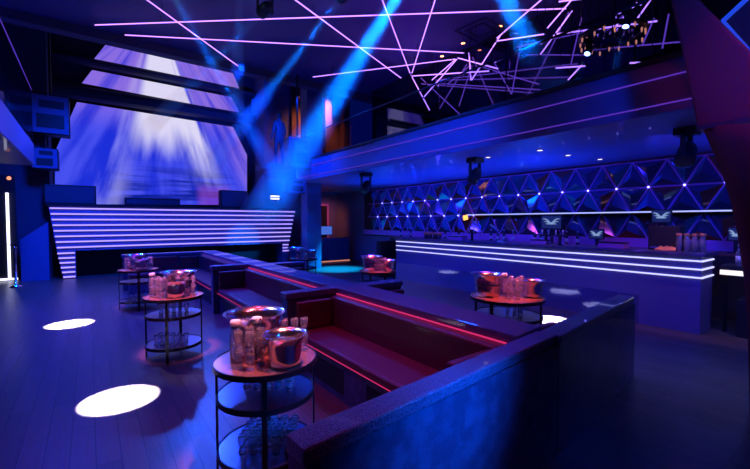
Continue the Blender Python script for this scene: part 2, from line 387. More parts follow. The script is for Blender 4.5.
def bench(y0, y1, side, label, pink):
    """side -1: left of the central wall, facing -x"""
    x0 = SX0 if side < 0 else SX1; t = thing('booth_bench', label, 'bench', (x0+side*.01, (y0+y1)/2, 0)); L = (y1-y0)/2-.035
    def bx(a, b, z0, z1, l0=-L, l1=L): return MB().box(min(side*a, side*b), l0, z0, max(side*a, side*b), l1, z1)
    bx(.02,.56,0,.36).build('base', 'lacquer', t)
    n = 2
    for k in range(n):
        a = -L+k*2*L/n+.15*0; b = a+2*L/n
        MB().box(min(side*.558, side*.562), a+.18, .06, max(side*.558, side*.565), b-.18, .3).build('recess_panel', 'black', t, bevel=.003)
    bx(.12,.6,.36,.46).build('seat', 'leather', t, bevel=.03, seg=3)
    bx(.0,.13,.38,.80).build('backrest', 'leather', t, bevel=.03, seg=3)
    MB().tube([(side*.604,-L,.385),(side*.604,L,.385)], .004, 6).build('light_strip', 'pink', t)
    MB().tube([(side*.03,-L,.812),(side*.03,L,.812)], .008, 6).build('light_strip', 'pink' if pink else 'purple', t)
    for e, s in ((-L, 1), (L, -1)):
        MB().box(min(side*.13, side*.58), min(e, e+s*.08), .46, max(side*.13, side*.58), max(e, e+s*.08), .78).build('end_cushion', 'leather', t, bevel=.02)
    return t
bench(1.62, 4.08, -1, 'nearest maroon leather bench, left of the central wall', True)
bench(4.22, 7.36, -1, 'second maroon leather bench on the left, behind the short arm', True)
bench(7.50, 11.12, -1, 'farthest maroon bench on the left, next to the far partition', False)
bench(1.75, 4.02, 1, 'maroon bench right of the central wall, nearest the bar', True)
bench(4.2, 7.1, 1, 'maroon bench right of the central wall between the two short arms', True)
# bench against the far partition
t = thing('booth_bench', 'dark bench against the farthest partition facing the camera', 'bench', (1.2,11.12,0))
MB().box(-.5,-.6,0,.6,0,.36).build('base', 'lacquer', t); MB().box(-.5,-.62,.36,.6,0,.46).build('seat', 'leather', t, bevel=.03)
MB().box(-.5,-.12,.46,.6,0,.8).build('backrest', 'leather', t, bevel=.02)

# ------------------------------------------------------------------ round tables
def make_table(loc, rz, label, group):
    t = thing('round_table', label, 'table', loc, rz, group)
    for z, nm in ((.76,'tabletop'),(.54,'shelf'),(.17,'shelf')):
        r = .345 if nm == 'tabletop' else .325
        o = MB().lathe([(0,z-.012),(r-.01,z-.012),(r-.01,z),(0,z)], 56).build(nm, 'copper' if nm == 'tabletop' else 'shelf', t)
        MB().lathe([(r-.01,z-.03),(r,z-.03),(r,z+.006),(r-.01,z+.006),(r-.01,z-.03)], 56).build('rim', 'blackmetal', o)
    for k in range(4):
        a = k*PI/2+.3
        MB().box(.315,-.017,0,.327,.017,.745, rot=Matrix.Rotation(a, 3, 'Z')).build('leg', 'blackmetal', t, bevel=.002)
    return t
TB = [((.955,2.55,0),'nearest round three-tier table loaded with buckets and glasses'),
      ((.83,5.40,0),'second round table on the left, in the middle booth'),
      ((.74,8.75,0),'farthest round table on the left, near the striped booth'),
      ((4.16,2.86,0),'round table right of the central wall, nearest the bar end'),
      ((4.36,5.80,0),'round table behind the central wall before the bar'),
      ((4.25,8.75,0),'farthest round table right of the central wall')]
t0 = make_table(TB[0][0], math.radians(-130), TB[0][1], 'round bottle-service tables')
tabs = [t0]
for k, (l, lab) in enumerate(TB[1:]): tabs.append(dup(t0, l, math.radians(-130+17*k), lab))
tabs[3].scale = (1.3,1.3,1)
def bucket_mesh(r, h, fl):
    p = [(0,0),(r*.72,0),(r*.78,.008),(r*.8,h*.3),(r*.84,h*.7),(r*.93,h*.9),(r*fl,h),(r*fl+.004,h+.004),(r*fl-.004,h+.004),(r*.92-.004,h*.9),(r*.83-.004,h*.7),(r*.78,h*.3),(r*.74,.012),(0,.012)]
    return MB().lathe(p, 40)
def make_big(loc, label):
    t = thing('champagne_bowl', label, 'wine bucket', loc, 0, 'large flared wine buckets on the round tables')
    bucket_mesh(.195, .275, 1.1).build('bowl', 'steel', t, smooth=True)
    MB().lathe([(.16,.14),(.166,.143),(.166,.149),(.16,.152)], 40).build('band', 'blackmetal', t, smooth=True)
    return t
def make_small(loc, label):
    t = thing('ice_bucket', label, 'ice bucket', loc, 0, 'small ice buckets on the round tables')
    bucket_mesh(.132, .205, 1.1).build('pail', 'steel', t, smooth=True)
    MB().lathe([(.096,.0),(.107,.0),(.107,.008),(.096,.008)], 40).build('foot_ring', 'blackmetal', t, smooth=True)
    return t
def glass_mb():
    return MB().lathe([(0,0),(.03,0),(.031,.006),(.022,.022),(.020,.035),(.028,.06),(.033,.09),(.034,.115),(.031,.131),(.028,.131),(.031,.113),(.030,.09),(.025,.062),(.017,.04),(0,.036)], 18)
gsrc = [None]
def glass(loc, label, group):
    if gsrc[0] is None:
        o = glass_mb().build('highball_glass', ['glass','rimglint'], smooth=True)
        for p in o.data.polygons:
            if p.center.z > .127 or p.center.z < .004: p.material_index = 1
        gsrc[0] = o; tag(o, label, 'glass', group); o.location = loc
    else:
        o = gsrc[0].copy(); C.objects.link(o); o.location = loc; o['label'] = label; o['group'] = group
    o.rotation_euler = (0,0,0); o.scale = (.84,.84,.9); return o
def cap(loc, label, group):
    o = MB().lathe([(0,0),(.03,0),(.036,.01),(.036,.028),(.03,.036),(0,.036)], 16).build('carafe', 'white', loc=loc, smooth=True)
    return o
def carafe(loc, label, group, lid='white'):
    t = thing('carafe', label, 'carafe', loc, 0, group)
    MB().lathe([(0,0),(.034,0),(.038,.005),(.04,.16),(.03,.22),(.03,.25),(.027,.25),(.027,.22),(.036,.16),(.035,.012),(0,.012)], 20).build('body', 'glass', t, smooth=True)
    MB().lathe([(0,.248),(.032,.248),(.036,.256),(.036,.276),(.03,.286),(0,.286)], 20).build('lid', lid, t, smooth=True)
    return t
R_ = Vector((math.cos(YAW), -math.sin(YAW), 0)); U_ = Vector((math.sin(YAW), math.cos(YAW), 0))   # across / away as seen from the booths' open side
def dress(k, big, small, rows, car, where, top=.762):
    c = Vector(TB[k][0]); B = lambda a, b, z=top: c+R_*a+U_*b+Vector((0,0,z))
    if big: make_big(B(*big), 'large flared steel wine bucket on the '+where)
    if small: make_small(B(*small), 'small steel ice bucket on the '+where)
    for a, b in car: carafe(B(a, b), 'clear carafe with a white lid on the '+where, 'lidded carafes on the '+where)
    for a, b in rows:
        glass(B(a, b, top+.121), 'upper highball glass stacked on the '+where, 'upper glasses on the '+where)
        glass(B(a, b), 'lower highball glass standing on the '+where, 'glasses on the '+where)
    return B
names = ['nearest round table','middle left round table','far left round table','round table right of the central wall','round table before the bar','farthest right round table']
row6 = [(-.12,-.19),(-.04,-.22),(-.08,-.09),(-.0,-.12),(.03,.09),(.10,.11),(.17,.13),(.235,.15)]
B0 = dress(0, (-.12,.15), (.16,-.13), row6, [(-.17,-.10),(-.055,-.02)], names[0])
for a, b in ((-.10,-.17),(-.02,-.20),(.03,.02),(.10,.04),(.17,.07),(.24,.10)):
    pass
B1 = dress(1, (-.02,.18), (.08,-.10), [(-.20,-.12),(-.12,-.15),(-.05,-.19),(-.16,-.03),(-.08,-.06),(.20,-.06),(.24,.03),(.2,.1),(-.21,.02)], [(-.25,-.03)], names[1])
B2 = dress(2, (-.14,.16), (.10,-.06), [(-.18,-.10),(-.11,-.13),(-.2,-.01),(-.03,-.08),(.22,-.02),(.21,.09),(.13,.13),(.04,.14)], [], names[2])
B3 = dress(3, (-.22,.06), (.32,-.03), [(-.01,-.18),(.06,-.2),(.0,-.08),(.08,-.1),(.15,-.08),(.16,.03),(.24,.14),(.1,.12),(.02,.14)], [(-.02,.03)], names[3])
B4 = dress(4, (-.12,.03), (.2,-.02), [(.04,-.12),(-.02,-.15),(.1,-.1),(.08,.0),(.14,.1),(.05,.08)], [], names[4])
B5 = dress(5, (-.18,.03), (.2,.02), [(.04,-.1),(-.03,-.12),(.09,-.02),(.02,.05)], [], names[5])
def shelf_glasses(k, z, pts, where, inv=True):
    c = Vector(TB[k][0])
    for a, b in pts: glass(c+R_*a+U_*b+Vector((0,0,z)), 'glass on the '+where, 'glasses on the '+where)
grid = [(-.13+.075*i, -.12+.08*j) for i in range(5) for j in range(4)]
shelf_glasses(0, .172, grid, 'bottom shelf of the nearest round table')
shelf_glasses(0, .542, [(-.15+.075*i, .04+.08*j) for i in range(5) for j in range(2)], 'middle shelf of the nearest round table')
shelf_glasses(1, .172, [(-.16+.08*i, -.12+.1*j) for i in range(5) for j in range(2)], 'bottom shelf of the middle left round table')
shelf_glasses(1, .542, [(-.16+.08*i, .0+.1*j) for i in range(5) for j in range(1)], 'middle shelf of the middle left round table')
shelf_glasses(2, .172, [(-.14+.09*i, -.1) for i in range(4)], 'bottom shelf of the far left round table')
shelf_glasses(3, .542, [(-.02,-.1),(.06,-.1),(.16,-.06)], 'middle shelf of the round table right of the central wall')

# ------------------------------------------------------------------ bar
bar = thing('bar_counter', 'long blue bar counter with three white light lines', 'bar', (7.3,1.7,0))
MB().box(0,0,0,.6,7.1,1.16).build('front_panel', 'panelblue', bar)
MB().box(-.012,.8,.0,0,7.1,.48).build('gloss_plinth', 'gloss', bar)
MB().box(-.05,-.05,1.16,.7,7.15,1.22).build('worktop', 'lacquer', bar, bevel=.01)
for z in (1.10,.975,.85):
    MB().box(-.02,-.02,z-.011,0,7.1,z+.011).build('light_line', 'barstripe', bar)
    MB().box(-.02,-.02,z-.011,.6,0,z+.011).build('light_line', 'barstripe', bar)
# back bar counter with lit shelf and mirrored wall
bb = thing('back_bar', 'dark back counter below the mirrored wall behind the bar', 'counter', (8.75,1.9,0))
MB().box(0,-.8,0,.53,9.0,1.1).build('cabinet', 'black', bb); MB().box(-.02,-.82,1.1,.53,9.05,1.15).build('worktop', 'brown', bb, bevel=.01)
sh = thing('wall_shelf', 'long thin lit shelf across the mirrored bar wall', 'shelf', (9.0,0,1.87))
MB().box(0,1.7,0,.28,7.55,.025).build('board', 'black', sh); MB().box(-.015,1.7,0,0,7.55,.026).build('light_edge', 'shelfled', sh)
MB().box(-.015,7.55,-.12,.0,7.72,.02, rot=Matrix.Rotation(math.radians(-12),3,'X'), piv=Vector((0,7.55,.0))).build('bracket', 'orangeglow', sh)
# mirrored pyramid wall
mw = thing('mirrored_wall', 'wall of dark triangular mirror facets with purple ribs behind the bar', 'wall cladding', (BX,0,0))
ZR = [1.34,1.87,2.40,2.94]; DY = .6; Y0 = 1.25; Y1 = 13.05
def tri(mb, a, b, c, ap, mi):
    v = [mb.b.verts.new(p) for p in (a, b, c)]; t_ = mb.b.verts.new(ap)
    for i, j, q in ((0,1,0),(1,2,1),(2,0,2)):
        f = mb.b.faces.new((v[i], v[j], t_)); f.material_index = mi[q]
ribs = MB()
rnd = random.Random(3)
for r in range(3):
    mb = MB(); za, zb = ZR[r], ZR[r+1]
    offa = (r % 2)*DY/2; offb = ((r+1) % 2)*DY/2
    n = int((Y1-Y0)/DY)
    for k in range(n):
        ya = Y0+k*DY+offa; yb = Y0+k*DY+offb
        # upright triangle (base below) and inverted triangle
        if offb > offa: up = [(0,ya,za),(0,ya+DY,za),(0,yb,zb)]; dn = [(0,yb,zb),(0,yb+DY,zb),(0,ya+DY,za)]
        else: up = [(0,ya,za),(0,ya+DY,za),(0,yb+DY,zb)]; dn = [(0,yb,zb),(0,yb+DY,zb),(0,ya,za)]
        for T in (up, dn):
            cy = sum(p[1] for p in T)/3; cz = sum(p[2] for p in T)/3
            ap = (-.10-rnd.random()*.06, cy+rnd.uniform(-.06,.06), cz+rnd.uniform(-.05,.05))
            tri(mb, *T, ap, [rnd.choice((0,0,0,0,1,2)) for _ in range(3)])
        for a, b in ((up[0], up[2]), (up[1], up[2])):
            ribs.tube([(a[0]-.015, a[1], a[2]), (b[0]-.015, b[1], b[2])], .012, 4)
    mb.build('mirror_facets', ['facet', 'facet_warm', 'facet_teal'], mw)
for z in ZR[1:]: ribs.tube([(-.015, Y0, z), (-.015, Y1, z)], .012, 4)
ribs.build('rib_frame', 'rib', mw)
for k in range(19):
    MB().lathe([(0,-.022),(.016,-.016),(.022,0),(.016,.016),(0,.022)], 8, (-.035, Y0+DY/2*0+k*DY, ZR[2])).build('stud_light', 'node', mw)
for k in range(10, 19):
    MB().lathe([(0,-.022),(.016,-.016),(.022,0),(.016,.016),(0,.022)], 8, (-.035, Y0+DY/2+k*DY, ZR[1])).build('stud_light', 'node', mw)
MB().box(0,Y0,1.15,.1,Y1+.3,1.34).build('base_board', 'rib', mw)
MB().box(.02,Y0-2,1.1,.1,Y1+.3,3.0).build('backing', 'black', mw)

# things on the bar
def monitor(px0, py0, px1, py1, x, label, tilt=0):
    a = on(px0, py1, x=x); b = on(px1, py0, x=x)
    w = abs(a.y-b.y); h = b.z-a.z; zb = 1.15
    t = thing('pos_monitor', label, 'monitor', (x, (a.y+b.y)/2, zb))
    MB().box(0,-w/2,a.z-zb,.04,w/2,a.z-zb+h).build('casing', 'black', t, bevel=.008)
    MB().box(-.004,-w/2+.02,a.z-zb+.02,0,w/2-.02,a.z-zb+h-.02).build('display', 'screenblue', t)
    MB().box(.02,-.03,0,.05,.03,a.z-zb+.05).box(-.06,-.1,0,.1,.1,.02).build('stand', 'black', t)
    cz = a.z-zb+h*.52
    lg = MB()
    for s in (-1, 1):      # pair of spread wings, two feather strokes each
        for q, (ln, up) in enumerate(((.40,.22),(.33,.05),(.24,-.10))):
            pts = []
            for i in range(9):
                f = i/8; pts.append((-.008, s*w*(.02+ln*f), cz+h*(-.10+ (up+.10)*math.sin(f*PI*.62)-.02*q)))
            lg.tube(pts, [.004+.011*math.sin(PI*min(1,.15+i/8*.85)) for i in range(9)], 6)
    lg.tube([(-.008,0,cz-h*.2),(-.008,0,cz)], .008, 6)
    lg.build('wing_emblem', 'logo', t)
    return t
monitor(651,209,672,223,8.85,'bar monitor showing a spread-wing emblem, right of centre')
monitor(541,215,562,229,8.85,'smaller bar monitor showing a curled emblem, left of centre')
monitor(727,227,745,241,8.85,'dim bar monitor beside the red column')
monitor(589,229,604,239,8.85,'small dark monitor at the middle of the bar back')
def till(px0, py0, px1, py1, x, label):
    a = on(px0, py1, x=x); b = on(px1, py0, x=x); z0 = 1.22
    t = thing('till', label, 'till', (x, (a.y+b.y)/2, z0)); w = abs(a.y-b.y)
    MB().box(0,-w/2,0,.3,w/2,b.z-z0).build('case', 'black', t, bevel=.01); MB().box(-.01,-w/2+.03,.03,0,w/2-.03,.06).build('drawer', 'panelblue', t)
till(648,226,679,238,7.6,'black till drawer under the wing-emblem monitor')
for i, px in enumerate((679,687,695,703)):
    p = on(px, 250, x=7.42); p.z = 1.222
    carafe(p, 'clear carafe with an orange lid in the row at the bar end', 'orange-lidded carafes on the bar', 'orange')
    p2 = p+Vector((.16,.05,0)); carafe(p2, 'clear carafe with an orange lid in the back row at the bar end', 'orange-lidded carafes behind on the bar', 'orange')
for i, px in enumerate((426,430,435,439)):
    p = on(px, 238, x=7.42); p.z = 1.222
    t = thing('tumbler', 'short tumbler with an orange rim at the far end of the bar', 'tumbler', p, 0, 'orange-rimmed tumblers at the far bar end')
    MB().lathe([(0,0),(.05,0),(.06,.12),(.055,.12),(.046,.01),(0,.01)], 14).build('cup', 'bottledark', t, smooth=True)
    MB().lathe([(.055,.12),(.064,.12),(.064,.17),(.055,.17),(.055,.12)], 14).build('rim', 'orange', t, smooth=True)
def box_on_bar(px0, px1, h, label, m, nm, cat, x=7.45, d=.2, z=1.222):
    a = on(px0, 240, x=x); b = on(px1, 240, x=x); w = abs(a.y-b.y)
    t = thing(nm, label, cat, (x, (a.y+b.y)/2, z))
    MB().box(0,-w/2,0,d,w/2,h*.8).build('body', m, t, bevel=.006); MB().box(-.004,-w/2-.004,h*.8,d+.004,w/2+.004,h).build('lid', 'black', t)
box_on_bar(598,624,.10,'low purple garnish box on the middle of the bar','rib','garnish_box','box')
box_on_bar(530,546,.09,'low purple napkin box on the left part of the bar','rib','napkin_box','box')
box_on_bar(448,462,.09,'small purple caddy on the far part of the bar','rib','bar_caddy','box')
box_on_bar(497,503,.05,'tiny pale box on the bar beside the taps','white','napkin_box','box')
# crumpled towel
tw = MB(); p = on(664,252,x=7.42)
bmesh.ops.create_icosphere(tw.b, subdivisions=3, radius=1)
for v in tw.b.verts: v.co = Vector((v.co.x*.11, v.co.y*.17, max(0,v.co.z)*.06*(1+.5*math.sin(9*v.co.x)*math.cos(7*v.co.y))))
tag(tw.build('towel', 'orange', loc=(p.x+.1,p.y,1.222), smooth=True), 'pale orange crumpled towel lying on the bar near the carafes', 'towel')
# beer taps
for px, lab in ((472,'left beer tap with two pale handles on the bar'),(546,'middle beer tap with pale handles on the bar'),(560,'third beer tap with pale handles, right of the middle one')):
    p = on(px, 240, x=7.5); t = thing('beer_tap', lab, 'beer tap', (p.x,p.y,1.222))
    MB().lathe([(0,0),(.05,0),(.05,.02),(.03,.03),(.03,.2),(.0,.22)], 14).tube([(0,-.1,.19),(0,.1,.19)], .022).build('column', 'blackmetal', t, smooth=True)
    for s in (-.07,.07): MB().tube([(-.02,s,.2),(-.03,s,.3)], [.012,.018]).build('handle', 'white', t, smooth=True)
# bottles on the back bar
bsrc = []
def bottle(loc, kind, label, group):
    while len(bsrc) <= kind: bsrc.append(None)
    if bsrc[kind] is None:
        m = ['bottledark','bottlegreen','bottleyellow','glass'][kind]
        t = thing('bottle', label, 'bottle', loc, 0, group); bsrc[kind] = t
        MB().lathe([(0,0),(.036,0),(.038,.01),(.038,.17),(.03,.2),(.014,.235),(.013,.29),(0,.29)], 14).build('body', m, t, smooth=True)
        MB().lathe([(.0385,.05),(.039,.05),(.039,.14),(.0385,.14)], 14).build('label', 'label', t, smooth=True)
        MB().lathe([(0,.288),(.015,.288),(.015,.315),(0,.315)], 10).build('cap', 'white', t, smooth=True)
        return t
    return dup(bsrc[kind], loc, 0, label, group)
for i in range(34):
    y = 2.2+i*.27+rnd.uniform(-.05,.05)
    if rnd.random() < .25 or y > 10.7: continue
    bottle((8.95+rnd.uniform(0,.1), y, 1.152), [0,0,3,0][i%4], 'bottle standing in the line on the back counter', 'bottles along the back counter')
# speed rack / lit bottle shelf past the bar end
rk = thing('bottle_rack', 'white lit bottle rack past the right end of the bar', 'rack', (7.6,.6,0))
a = on(712,272,x=7.6); b = on(748,264,x=7.6)
MB().box(0,-.5,.0,.5,.75,.55).build('cabinet', 'black', rk); MB().box(0,-.5,1.0,.45,.95,1.04).build('shelf', 'black', rk)
MB().box(-.01,-.5,.90,.02,.95,.97).build('lit_face', 'whiteglow', rk)
for y in (-.49,.9): MB().box(.2,y,0,.24,y+.04,1.0).build('leg', 'blackmetal', rk)
for i in range(9): bottle((7.75, .25+i*.14, 1.042), 3, 'clear bottle standing on the white lit rack', 'bottles on the white lit rack')
for i in range(6): bottle((7.72, .15+i*.13, .552), 1 if i % 2 else 2, ('green' if i % 2 else 'yellow')+' bottle standing on the lower rack past the bar end', ('green' if i % 2 else 'yellow')+' bottles on the lower rack')
# far corner furniture
t = thing('lounge_booth', 'far curved blue lounge booth before the brown wall', 'booth', (7.1,14.0,0))
MB().box(0,0,0,1.9,.25,1.0).box(0,.25,0,.25,1.0,1.0).build('back_panel', 'panelblue', t, bevel=.03); MB().box(.25,.25,0,1.9,.9,.45).build('seat', 'leather', t, bevel=.03)
MB().box(0,-.01,.0,1.9,0,.04).build('light_strip', 'amber', t)
t = thing('corner_sofa', 'black upholstered booth back at the left end of the bar', 'booth', (7.0,9.2,0))
MB().box(0,0,0,.9,.2,1.1).build('back_panel', 'black', t, bevel=.02); MB().box(.0,.2,0,.9,.8,.45).build('seat', 'leather_dark', t, bevel=.02)
t = thing('door_frame', 'dark doorway in the far wall under the balcony', 'doorway', (on(313,233,y=15.7).x,15.7,0))
MB().box(0,0,0,.08,.1,2.4).box(.75,0,0,.83,.1,2.4).box(0,0,2.4,.83,.1,2.5).build('frame', 'rib', t); MB().box(.08,.05,0,.75,.08,2.4).build('leaf', 'black', t)
p = on(325,233,y=11.1)
t = thing('small_monitor', 'small blue screen glowing on the far lounge booth', 'monitor', (on(326,233,y=14.1).x,14.1,1.0))
MB().box(-.3,0,.12,.3,.04,.5).build('casing', 'black', t); MB().box(-.28,-.006,.14,.28,0,.48).build('display', 'screenpale', t); MB().box(-.03,.0,0,.03,.04,.12).build('stand', 'black', t)

# ------------------------------------------------------------------ neon tubes under the ceiling
nsrc = []
def neon(a, b, label, group=None):
    a = Vector(a); b = Vector(b); t = thing('neon_tube', label, 'neon tube', (a+b)/2, 0, group); c = (a+b)/2; d = (b-a).normalized()
    MB().tube([a-c, b-c], .013, 8).build('tube', 'neon', t)
    MB().tube([a-c-d*.04, a-c], .026, 8).build('end_cap', 'blackmetal', t); MB().tube([b-c, b-c+d*.04], .026, 8).build('end_cap', 'blackmetal', t)
    for f in (.15,.85):
        q = a+(b-a)*f-c; MB().tube([q, q+Vector((0,0,6.2-(c.z+q.z)))], .006, 6).build('hanger', 'blackmetal', t)
NZ = 6.05
def seg2(p, q, z0=NZ, z1=None): return on(*p, z=z0), on(*q, z=z1 or z0)
TU = [((95,25),(568,10),'longest violet tube, crossing the whole ceiling left to right'),
      ((125,35),(464,53),'violet tube just below the longest one, over the stage'),
      ((143,-3),(238,66),'violet tube slanting down at the far left of the ceiling'),
      ((290,-4),(401,78),'violet tube slanting down right across the ceiling centre'),
      ((380,-6),(410,73),'steep violet tube leaning right at the ceiling centre'),
      ((437,-6),(412,73),'steep violet tube leaning left beside the centre one'),
      ((313,77),(456,59),'low violet tube starting above the far balcony'),
      ((548,-6),(497,38),'violet tube slanting down left near the mirror wall')]
for k, (p, q, l) in enumerate(TU):
    a, b = seg2(p, q, NZ-.02*k); b.x = min(b.x, 7.93); a.x = min(a.x, 7.93); neon(a, b, l)
# tubes over the balcony side, seen in the tinted mirror
RT = [((557,33),(658,21)),((640,0),(605,32)),((660,-4),(630,70)),((498,68),(540,80)),((424,97),(470,50)),((548,60),(600,45)),((630,65),(660,62)),((430,112),(412,78))]
for k, (p, q) in enumerate(RT[:2]):
    a = on(*p, z=NZ-.3); b = on(*q, z=NZ-.3); a.x = 16-a.x; b.x = 16-b.x
    a.x = min(a.x,7.8); b.x = min(b.x,7.8)
    neon(a, b, 'violet tube over the right balcony, seen in the tinted mirror', 'violet tubes over the right balcony')
# mirror reflections of the ceiling tubes, built as solid glowing tubes
for p, q, xa, xb, l in (((432,80),(456,59),7.7,7.7,'short violet tube reflection built leaning before the mirror wall'),
        ((411,75),(430,111),7.8,7.3,'violet tube reflection built hanging low to the balcony edge'),
        ((424,97),(457,59),7.3,7.7,'violet tube reflection built rising right from the low hanging one'),
        ((469,53),(471,81),7.5,7.2,'short upright violet tube reflection built near the square ceiling vent'),
        ((471,81),(500,36),7.2,7.6,'violet tube reflection built rising from the foot of the short upright one'),
        ((458,58),(499,69),7.5,7.2,'violet tube reflection built falling gently right from the low tube end'),
        ((412,76),(490,71),7.5,7.0,'pink-violet tube reflection built nearly level over the balcony'),
        ((557,34),(658,21),7.4,7.4,'violet tube reflection built nearly level at upper right beside the chandelier'),
        ((540,55),(572,11),7.4,7.8,'violet tube reflection built slanting down left at the end of the longest tube'),
        ((615,27),(637,3),7.4,7.6,'short violet tube reflection built rising beside the chandelier'),
        ((632,26),(652,-2),7.3,7.6,'short bright violet tube reflection built right of the chandelier'),
        ((608,80),(645,0),7.0,7.4,'thin long violet tube reflection built falling behind the chandelier') if 0 else ((556,68),(586,66),7.3,7.3,'short level violet tube reflection built over the right balcony rail'),
        ((568,80),(582,65),7.3,7.3,'short dashed violet tube reflection built slanting above the balcony rail'),
        ((630,63),(656,62),7.2,7.2,'short level violet tube reflection built nearest the red column'),
        ((497,41),(545,34),7.4,7.2,'pinkish tube reflection built reaching right from the slanting one')):
    neon(on(*p, x=xa), on(*q, x=xb), l)

# chandelier, pendant lamps, vent, downlights
p = on(612,36,x=7.0)
t = thing('chandelier', 'ring chandelier of warm crystals over the right balcony', 'chandelier', p)
MB().lathe([(.42,.0),(.5,.0),(.5,.04),(.42,.04),(.42,.0)], 28).build('ring', 'blackmetal', t)
MB().tube([(0,0,.04),(0,0,6.2-p.z)], .01).tube([(-.45,0,.02),(.45,0,.02)], .01).tube([(0,-.45,.02),(0,.45,.02)], .01).build('stem', 'blackmetal', t)
for k in range(40):
    a = k*2*PI/40; r = .46 if k % 2 else .3
    MB().lathe([(0,-.07),(.012,-.05),(.016,0),(0,.02)], 6, (r*math.cos(a), r*math.sin(a), -.01-.03*(k%3))).build('crystal', 'amber' if k % 2 else 'glass', t)
def pendant(px, py, y, r, label, m='warm'):
    p = on(px, py, y=y); t = thing('pendant_lamp', label, 'lamp', p, 0)
    MB().lathe([(0,.25),(.05,.24),(r*.5,.17),(r*.85,.08),(r,0),(r*.98,0),(r*.8,.06),(r*.45,.14),(0,.2)], 28).build('shade', 'copper', t, smooth=True)
    MB().lathe([(0,.02),(.05,.05),(.06,.1),(0,.14)], 12).build('bulb', m, t, smooth=True)
    MB().tube([(0,0,.25),(0,0,1.1)], .008).build('cord', 'black', t)
pendant(307,100,13.6,.42,'wide domed copper pendant lamp over the far balcony')
def downlight(px, py, z, label, m='warm'):
    p = on(px, py, z=z); t = thing('downlight', label, 'ceiling light', p, 0)
    MB().lathe([(.05,0),(.075,0),(.075,-.01),(.05,-.01),(.05,0)], 16).build('ring', 'steel', t); MB().lathe([(0,-.002),(.05,-.002),(.05,.0),(0,.0)], 16).build('bulb', m, t)
for px, py, l in ((442,56,'left'),(463,43,'middle'),(500,26,'right')):
    downlight(px, py, 6.198, 'tiny warm recessed downlight in the ceiling, %s of three' % l)
for k,(px, py) in enumerate(((540,158),(568,163),(600,167),(488,165))): downlight(px, py-8, 2.998, 'tiny white downlight in the balcony soffit, %s along the bar' % ['second','third','rightmost','leftmost'][k], 'exit')
p = on(480,30,z=6.2)
t = thing('ceiling_vent', 'square frame vent in the ceiling beside the neon tubes', 'vent', (p.x,p.y,6.2), .1)
for s in (.42,.26):
    MB().box(-s,-s,-.03,s,-s+.05,0).box(-s,s-.05,-.03,s,s,0).box(-s,-s+.05,-.03,-s+.05,s-.05,0).box(s-.05,-s+.05,-.03,s,s-.05,0).build('frame', 'plaster_dark', t)

# moving heads
def moving_head(loc, to, label, lit=True):
    t = thing('moving_head_light', label, 'stage light', loc)
    MB().box(-.13,-.13,-.1,.13,.13,0).build('base', 'black', t, bevel=.01)
    MB().box(-.16,-.03,-.42,-.13,.03,-.06).box(.13,-.03,-.42,.16,.03,-.06).box(-.16,-.03,-.1,.16,.03,-.06).build('yoke', 'black', t)
    d = (Vector(to)-(Vector(loc)+Vector((0,0,-.36)))).normalized(); q = d.to_track_quat('Z', 'Y').to_matrix(); c = Vector((0,0,-.36))
    h = MB().lathe([(0,-.17),(.08,-.16),(.11,-.08),(.12,.1),(.115,.16),(0,.155)], 20)
    for v in h.b.verts: v.co = q @ v.co + c
    h.build('head', 'black', t, smooth=True)
    h = MB().lathe([(0,.165),(.09,.162),(.09,.156),(0,.156)], 20)
    for v in h.b.verts: v.co = q @ v.co + c
    h.build('lens', 'lens' if lit else 'blackmetal', t)
    return Vector(loc)+c+d*.2
def haze_mat(dens, g=0.0):
    m = bpy.data.materials.new('haze'); m.use_nodes = True; nt = m.node_tree
    for n in list(nt.nodes): nt.nodes.remove(n)
    o = nt.nodes.new('ShaderNodeOutputMaterial'); v = nt.nodes.new('ShaderNodeVolumeScatter'); v.inputs['Density'].default_value = dens; v.inputs['Anisotropy'].default_value = g
    v.inputs['Color'].default_value = (.6,.8,1,1)
    nt.links.new(v.outputs[0], o.inputs['Volume']); return m
HZ = haze_mat(.22)
def beam(src, to, ang, e, label, col=(.0,.16,1), light=True):
    d = Vector(to)-Vector(src); L = d.length; d.normalize(); q = d.to_track_quat('Z','Y').to_matrix()
    r1 = .07+L*math.tan(math.radians(ang/2))
    m = MB().lathe([(0,0),(.07,0),(r1,L),(0,L)], 32)
    for v in m.b.verts: v.co = q @ v.co + Vector(src)
    o = m.build('light_beam', HZ, smooth=False); tag(o, label, 'light beam', 'beams of light in the haze', 'stuff')
    spot(Vector(src)-d*.0, to, col, e, ang, .8, .04)
BM = [((450,-110),(560,112),11.0,24000,'broad faint blue beam over the right balcony',3.6),
      ((345,-2),(212,165),3.6,30000,'narrow bright blue beam from the ceiling centre down to the stage screen',14.8),
      ((452,-85),(262,215),8.0,90000,'broad blue beam slanting down left past the far balcony',12.2),
      ((265,14),(150,128),3.4,16000,'narrow blue beam crossing the strip screens',15.5),
      ((240,-8),(236,110),3.5,7000,'faint upright blue beam left of centre',14.5),
      ((168,-8),(300,215),5.0,14000,'faint blue beam slanting down right over the stage edge',11.9)]
for p, q, ang, e, l, yy in BM:
    s = on(*p, z=5.75); to = on(*q, y=yy)
    lens = moving_head((s.x, s.y, 6.2), to, 'black moving head light on the ceiling, source of the '+l.split(' beam')[0]+' beam')
    beam(lens, to, ang, e, l)
